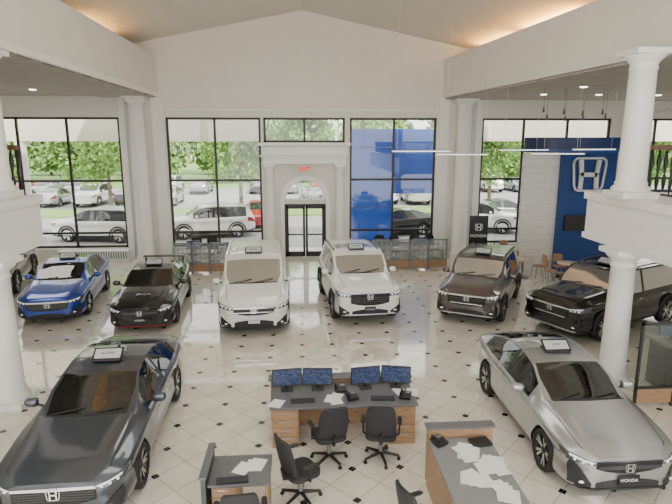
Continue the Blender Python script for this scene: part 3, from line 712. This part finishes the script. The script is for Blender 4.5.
papers(2.32,6.95,.757,8,3); papers(2.60,6.6,.757,8,5); papers(2.32,6.3,.757,7,6); papers(2.6,6.05,.757,5,16)
phone(2.02,7.2,.757,R(30))
MB().box((0,0,.02),(.3,.22,.04)).obj('document_tray',BLACK,None,(2.64,7.18,.757),R(10),bevel=.005,label='shallow black plastic document tray on the desk',category='tray')
cabinet(-1.06,6.78,.34,.6,.72,'honey wood cabinet under the grey worktop')
MB().box((-.86,6.76,.738),(.82,.7,.036)).obj('desk_worktop',GTOP,bevel=.008,label='small dark grey worktop with a paper pad',category='desk')
MB().box((-.5,6.76,.36),(.04,.62,.72)).obj('desk_side_panel',WOOD,label='wooden end panel of the desk',category='desk panel')
MB().box((-1.31,6.75,.45),(.06,.8,.90)).box((-1.31,6.75,.915),(.10,.84,.03),1).obj('desk_partition',[DGREY,GTOP],label='dark grey low partition beside the desk',category='partition')
papers(-.72,6.80,.757,3,12); keyboard(-.95,6.50,.757,R(5))
PGL=bpy.data.materials.new('frosted_partition_glass'); PGL.use_nodes=True; _n=PGL.node_tree; _b=_n.nodes['Principled BSDF']; _b.inputs['Base Color'].default_value=(.45,.52,.54,1); _b.inputs['Alpha'].default_value=.30; _b.inputs['Roughness'].default_value=.1
def fence(x0,x1,y,n,label,h=1.25,grp='low showroom partitions',fm=None,bars=True,gm=None):
    wd=(x1-x0)/n
    for i in range(n):
        rt=root('glass_partition',(x0+wd*(i+.5),y,0),0,label,'partition',group=grp)
        m=MB(); t=.05
        m.bb(-wd/2,-wd/2+t,-.025,.025,0,h).bb(wd/2-t,wd/2,-.025,.025,0,h).bb(-wd/2,wd/2,-.025,.025,h-t,h).bb(-wd/2,wd/2,-.025,.025,.38,.43)
        if bars:
            for q in range(1,4): m.bb(-wd/2+q*wd/4-.008,-wd/2+q*wd/4+.008,-.012,.012,.43,h-t)
        m.obj('frame',fm or GREYM,rt); MB().bb(-wd/2+t,wd/2-t,-.006,.006,.43,h-t).obj('glass_panel',gm or PGL,rt)
        MB().bb(-wd/2+t,wd/2-t,-.015,.015,.08,.38).obj('wood_panel',WOOD,rt)
fence(-5.0,-2.2,21.2,4,'dark framed glass partition panel with wood base')
fence(2.9,6.0,21.4,4,'dark framed glass partition panel with wood base')
fence(6.55,9.0,9.5,3,'black framed glass partition panel beside the column',1.75,'partitions beside the column',BLACK,False,PGLS)
bd=root('service_counter',(8.0,10.35,0),0,'dark service counter behind the glass partition','counter')
MB().box((.2,0,.5),(1.3,.6,1.0)).obj('body',BLACK,bd,bevel=.01); MB().box((.2,0,1.02),(1.4,.7,.04)).obj('top',GTOP,bd)
monitor(7.85,10.35,1.04,R(-10))
def desk_set(x,y,k):
    rt=root('desk',(x,y,0),0,'wooden sales desk behind the partition','desk')
    MB().box((0,0,.73),(1.5,.75,.04)).obj('top',WOOD,rt,bevel=.006)
    for sx in(-.7,.7): MB().box((sx,0,.355),(.04,.68,.71)).obj('leg_panel',WOOD,rt)
    monitor(x-.2,y+.1,.75,R(170 if k else 10)); papers(x+.4,y,.751,1,int(x*10)+50)
    office_chair(x-.3,y+.85,R(170),'black office chair behind a sales desk'); office_chair(x+.5,y+.9,R(200),'black office chair behind a sales desk')
desk_set(-4.2,22.0,0); desk_set(3.7,22.1,1); desk_set(5.3,22.2,0)
bn=root('banner_stand',(7.0,20.6,0),R(-5),'tall black vertical banner with white emblem','sign')
MB().box((0,0,.04),(.75,.35,.08)).obj('base',BLACK,bn,bevel=.01); MB().box((0,0,1.2),(.72,.03,2.2)).obj('panel',BLACK,bn)
emblem(bn,(0,-.03,1.85),.3,mat('white_vinyl',(.8,.8,.8),.5)); text('HONDA',.17,bn,(0,-.018,1.5),(R(90),0,0),WHITE,ext=.001)
bw=root('brand_wall',(0,0,0),0,'blue display wall with large chrome emblem and curved canopy','display wall')
TILEW=brick_mat('white_wall_tile',(.74,.73,.70),(.77,.76,.73),(.58,.57,.54),1,.4,.6,.3,.010,0,True)
MB().bb(8.7,10.15,20.75,20.9,0,4.7).obj('tile_panel',TILEW,bw)
MB().bb(10.15,12.35,20.55,20.95,0,4.75).obj('blue_panel',BLUE,bw)
MB().bb(12.35,13.3,20.75,20.9,0,4.7).obj('tile_panel',TILEW,bw)
m=MB(); n_=24
for i in range(n_):
    a0=math.pi+math.pi*i/n_;a1=math.pi+math.pi*(i+1)/n_
    f=lambda r_,a_:(10.95+r_*math.cos(a_),20.9+.55*r_*math.sin(a_))
    for z0,z1,mi,r0,r1 in((4.85,5.30,0,2.15,2.22),(4.75,4.87,1,2.1,2.26)):
        P=[f(r0,a0),f(r1,a0),f(r1,a1),f(r0,a1)]; m.prism(P,z0,z1,mi)
m.obj('canopy',[DBLUE,BLUE],bw)
emblem(bw,(11.2,20.45,3.9),1.5,SILV,sx=.90); 
tv=root('television',(10.95,20.5,0),0,'black wall-mounted flat television','television')
MB().box((0,0,2.0),(1.1,.08,.62)).obj('screen',BLACK,tv,bevel=.01)
def cafe_chair(x,y,rz):
    rt=root('dining_chair',(x,y,0),rz,'light wood dining chair in the lounge','chair',group='lounge chairs')
    for a_ in((-.18,-.18),(.18,-.18),(-.18,.18),(.18,.18)): MB().cyl((a_[0]*1.1,a_[1]*1.1,0),(a_[0],a_[1],.45),.016,n=8).obj('leg',GREYM,rt)
    MB().ell((0,0,.46),(.22,.22,.025),0,.5).obj('seat',WOOD,rt); MB().ell((0,-.20,.75),(.2,.02,.16),0,.5).tube([(-.15,-.19,.45),(-.15,-.2,.75)],.012,6).tube([(.15,-.19,.45),(.15,-.2,.75)],.012,6).obj('backrest',WOOD,rt)
def cafe_table(x,y):
    rt=root('round_table',(x,y,0),0,'small round pedestal table in the lounge','table',group='lounge tables')
    MB().lathe([(.0001,.72),(.42,.72),(.42,.75),(.0001,.75)],n=28,cap=False).obj('top',mat('pale_wood',(.6,.5,.38),.4),rt)
    MB().cyl((0,0,.02),(0,0,.72),.03,n=12).lathe([(.25,0),(.25,.02),(.03,.05)],n=24).obj('pedestal',GREYM,rt)
for x_,y_ in((8.5,19.7),(9.9,18.9),(8.9,21.9)):
    cafe_table(x_,y_); cafe_chair(x_-.65,y_,R(-90)); cafe_chair(x_+.65,y_,R(90)); cafe_chair(x_,y_+.7,R(180))
def pendant(x,y,zc,zb_):
    rt=root('pendant_lamp',(x,y,zc),0,'slim pendant lamp on a thin rod','lamp',group='aisle pendants')
    MB().cyl((0,0,0),(0,0,zb_-zc+.16),.006,n=6).obj('rod',DGREY,rt); MB().cyl((0,0,zb_-zc+.18),(0,0,zb_-zc),.02,.04,n=16).obj('lamp_shade',DGREY,rt)
for x_,y_,z_ in((8.1,18,6.1),(8.5,18.6,5.9),(8.85,18.1,6.05),(9.2,18.7,5.85),(9.55,18.2,6.0),(9.9,18.8,5.9),(10.3,18.3,6.05),(10.7,18.8,5.95),(11.1,18.3,6.1)): pendant(x_,y_,6.93,z_)
LEM=mat('tube_glow',(.9,.9,.9),.5,emit=(1,.97,.92),es=1.6)
def linear(x0,y,ln,z,ang):
    rt=root('linear_light',(x0,y,z),ang,'long thin suspended tube light','lamp',group='suspended tube lights')
    MB().bb(0,ln,-.02,.02,.03,.055).obj('housing',GREYM,rt); MB().bb(.03,ln-.03,-.016,.016,0,.03).obj('tube',LEM,rt)
    for t_ in(.2,ln-.2):
        X=x0+t_*math.cos(ang); Y=y+t_*math.sin(ang); top=6.92 if X>rbx(Y)-.05 else 10.47-.2*abs(X-.17)
        MB().cyl((t_,0,.055),(t_,0,top-z),.004,n=5).obj('cable',TRIMW,rt)
linear(3.2,19.0,2.2,4.80,R(6)); linear(4.9,19.6,1.9,4.68,R(-14)); linear(7.0,18.9,2.0,4.84,R(10)); linear(8.4,19.5,1.9,4.70,R(-12)); linear(9.6,18.8,1.8,4.86,R(9))
PAN=mat('downlight_glow',(.9,.9,.88),.5,emit=(1,.9,.72),es=6)
for x_,ys,zc in((-9.6,(9,12,15,18,21),7.0),(-12.0,(12,15,18,21),7.0),(9.4,(12,15,18,21),6.93),(11.6,(12,15,18,21),6.93),(14.0,(15,18,21),6.93),(16.4,(18,21),6.93)):
    for y_ in ys:
        MB().lathe([(.0001,-.03),(.09,-.03),(.12,-.015),(.12,0)],n=16,cap=False).obj('ceiling_light',[PAN],None,(x_,y_,zc),0,label='small round recessed ceiling downlight',category='lamp',group='recessed ceiling downlights')
# ================================================================= EXTERIOR
ASP=noisy('asphalt',(.30,.30,.29),(.36,.36,.35),3,.9); GRS=noisy('lawn_grass',(.19,.34,.08),(.27,.43,.13),8,.9); CON=noisy('concrete',(.60,.59,.55),(.66,.65,.61),2,.8)
MB().bb(-80,80,24.3,140,-.25,-.05).obj('parking_lot',ASP,label='grey asphalt car park outside',category='ground')
MB().bb(-30,30,24.3,26.3,-.05,0).obj('sidewalk',CON,label='pale concrete pavement along the building',category='pavement')
MB().bb(-60,60,38,42,-.05,.06).obj('lawn',GRS,label='green grass verge between parking rows',category='grass')
MB().bb(-80,80,62,139,-.04,.08).obj('lawn',GRS,label='wide green lawn beyond the parking',category='grass')
CRM=mat('cream_canopy_glow',(.74,.69,.58),.6,emit=(.8,.72,.58),es=.10)  # weak glow in the cream colour makes the beam look lit
MB().bb(-14,-1.9,26.4,27.0,5.15,6.9).obj('canopy_beam',CRM,label='cream beam of the outside canopy',category='beam')
MB().bb(8.3,19,26.4,27.0,5.15,6.9).obj('canopy_beam',CRM,label='cream beam of the outside canopy',category='beam')
for x_ in(-13.0,-7.0,8.6,13.0):
    MB().lathe([(.3,0),(.3,.2),(.24,.3),(.22,4.85),(.3,5.0),(.3,5.15)],n=20).obj('canopy_post',TRIMW,None,(x_,26.7,0),label='white round post of the outside canopy',category='post')
bp=MB(); BL2=noisy('exterior_blue_glow',(.002,.025,.17),(.008,.06,.28),.35,.3,(1,.2,.35),0,2,0,.9); BL3=mat('exterior_blue_joint_glow',(.004,.02,.12),.5,emit=(.01,.05,.25),es=.3)  # glow put into the facade colours to even out the overhang shadow
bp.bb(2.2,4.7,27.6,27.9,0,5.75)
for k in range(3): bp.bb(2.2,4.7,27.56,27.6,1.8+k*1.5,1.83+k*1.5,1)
bp.bb(4.7,7.6,27.6,27.9,2.5,5.75).bb(4.69,4.73,27.56,27.6,0,5.75,1).obj('blue_facade',[BL2,BL3],label='blue panelled facade wall outside the window, glow added to its colour',category='wall')
exs=[car('suv',P_wht,(-5.0,30.2),R(-78),'white sport utility vehicle parked outside',detail=False),
 car('sedan',P_blk,(5.4,25.9+4.4),R(-80),'dark sedan parked outside the window',detail=False),
 car('sedan',P_red,(-2.6,34.8),R(5),'red car parked outside',detail=False),
 car('sedan',P_sil,(-26,46),R(0),'silver car parked outside',detail=False)]
dup(exs[0],(-10.6,29.4,-.05),R(-100)); 
rows=[(exs[0],10.4,31,70),(exs[3],13.5,35,85),(exs[1],19.6,36,80)]
for s_,x_,y_,r_ in rows: dup(s_,(x_,y_,-.05),R(r_),label='parked car in the outside lot',group='parked cars')
rn=random.Random(11)
for y_,xs_,sk in((46,range(-23,30,3),.25),(56,range(-34,38,3),.15)):
    for x_ in xs_:
        if rn.random()<sk: continue
        dup(rn.choice([exs[0],exs[3],exs[1],exs[2],exs[3],exs[1]]),(x_+rn.uniform(-.2,.2),y_,-.05),R(rn.choice([0,180])+rn.uniform(-2,2)),label='parked car in the outside lot',group='parked cars')
for e_ in exs: e_.location.z=-.05
LEAF=noisy('leaf_green',(.16,.32,.06),(.34,.52,.15),1.2,.7); BARK=noisy('bark',(.10,.07,.05),(.16,.12,.09),8,.9)
def tree(x,y,h,seedv,ls=.034,lo=.35,nq=2600,sp=.24):
    r_=random.Random(seedv); rt=root('tree',(x,y,.065),0,'leafy green deciduous tree outside','tree',group='trees outside')
    MB().cyl((0,0,0),(0,0,h*.45),.16,.10,10).cyl((0,0,h*.4),(.5,.2,h*.65),.07,.04,8).cyl((0,0,h*.4),(-.5,-.2,h*.65),.07,.04,8).cyl((0,0,h*.42),(0,.1,h*.8),.08,.03,8).obj('trunk',BARK,rt)
    m=MB(); cl=[(r_.uniform(-1,1)*h*sp,r_.uniform(-1,1)*h*sp,h*r_.uniform(lo,.9),h*r_.uniform(.12,.2)) for _ in range(20)]
    for i in range(nq):
        c_=r_.choice(cl); d_=Vector((r_.gauss(0,1),r_.gauss(0,1),r_.gauss(0,1))).normalized()*c_[3]*r_.uniform(.4,1)
        p=Vector(c_[:3])+d_; a_=Vector((r_.gauss(0,1),r_.gauss(0,1),r_.gauss(0,1))).normalized(); b_=a_.cross(Vector((.3,.5,.8))).normalized(); s_=h*ls
        p.z=max(p.z,.6)
        m.add([p-a_*s_,p+b_*s_*.6,p+a_*s_,p-b_*s_*.6],[(0,1,2,3)])
    m.obj('foliage',LEAF,rt,kind='stuff'); return rt
t1=tree(-13.5,39.5,7.5,1,.024,.35,4600); t2=tree(-4.3,39.8,7.5,2,.024,.35,4600); 
dup(t1,(14.2,39.8,.065),R(60)); dup(t2,(5.0,40,.065),R(120))
t3=tree(-70,68,11,5,.032,.16,6000,.18)
for row,(yy,sp,x0_) in enumerate(((68,8.8,-61.2),(84,12.5,-62))):
    for i in range(14 if row==0 else 11):
        o=dup(t3,(x0_+i*sp,yy,.10),R(rn.uniform(0,360))); k=rn.uniform(.95,1.03)*(1+.35*row); o.scale=(k,k,k)
t3.location.z=.10
# ================================================================= LIGHT
wd=bpy.data.worlds.new('World'); bpy.context.scene.world=wd; wd.use_nodes=True; nt=wd.node_tree
bg=nt.nodes['Background']; sky=nt.nodes.new('ShaderNodeTexSky'); sky.sky_type='HOSEK_WILKIE'
sky.turbidity=4; sky.sun_direction=Vector((.5,-.6,.75)).normalized()
mx=nt.nodes.new('ShaderNodeMixRGB'); mx.inputs[0].default_value=.78; mx.inputs[2].default_value=(1,.985,.945,1); nt.links.new(sky.outputs[0],mx.inputs[1]); nt.links.new(mx.outputs[0],bg.inputs[0])
bg.inputs[1].default_value=4.3
def light(t,name,loc,rot,e,size=None,size_y=None,col=(1,1,1)):
    l=bpy.data.lights.new(name,t); l.energy=e; l.color=col
    if t=='AREA': l.shape='RECTANGLE'; l.size=size; l.size_y=size_y
    if t=='SUN': l.angle=R(2)
    o=bpy.data.objects.new(name,l); COL.objects.link(o); o.location=loc; o.rotation_euler=rot; return o
light('SUN','sun',(0,0,30),(R(38),R(28),0),7.0,col=(1,.96,.9))
for y_ in(7,15): light('AREA','hall_fill_light',(.2,y_,9.9),(0,0,0),130,3,3,(1,.96,.88))  # unseen fill lamps added below the ridge to brighten the hall
for x_,y_ in((-10,19),(12,18),(11,10)): light('AREA','aisle_downlight',(x_,y_,6.85),(0,0,0),80,2,2,(1,.94,.84))
for yc,e_,ln in((21.5,60,3.0),(17.6,130,3.2),(13.0,170,3.4),(8.5,120,3.2)):
    light('AREA','cove_light',(rbx(yc)+1.0,yc,8.66),(R(180),0,R(6)),e_,.2,ln,(1,.50,.13))
for yc,e_,ln in((20,45,3.0),(14.5,90,3.0),(10,90,3.0)):
    light('AREA','cove_light',(-7.0,yc,8.66),(R(180),0,0),e_,.2,ln,(1,.52,.15))
# ================================================================= CAMERA
cam=bpy.data.cameras.new('camera'); co=bpy.data.objects.new('camera',cam); COL.objects.link(co)
co.location=(0,0,5.2); co.rotation_euler=(R(90-11.7),0,R(-3.8)); cam.sensor_width=36; cam.lens=28.93; cam.clip_end=500
bpy.context.scene.camera=co
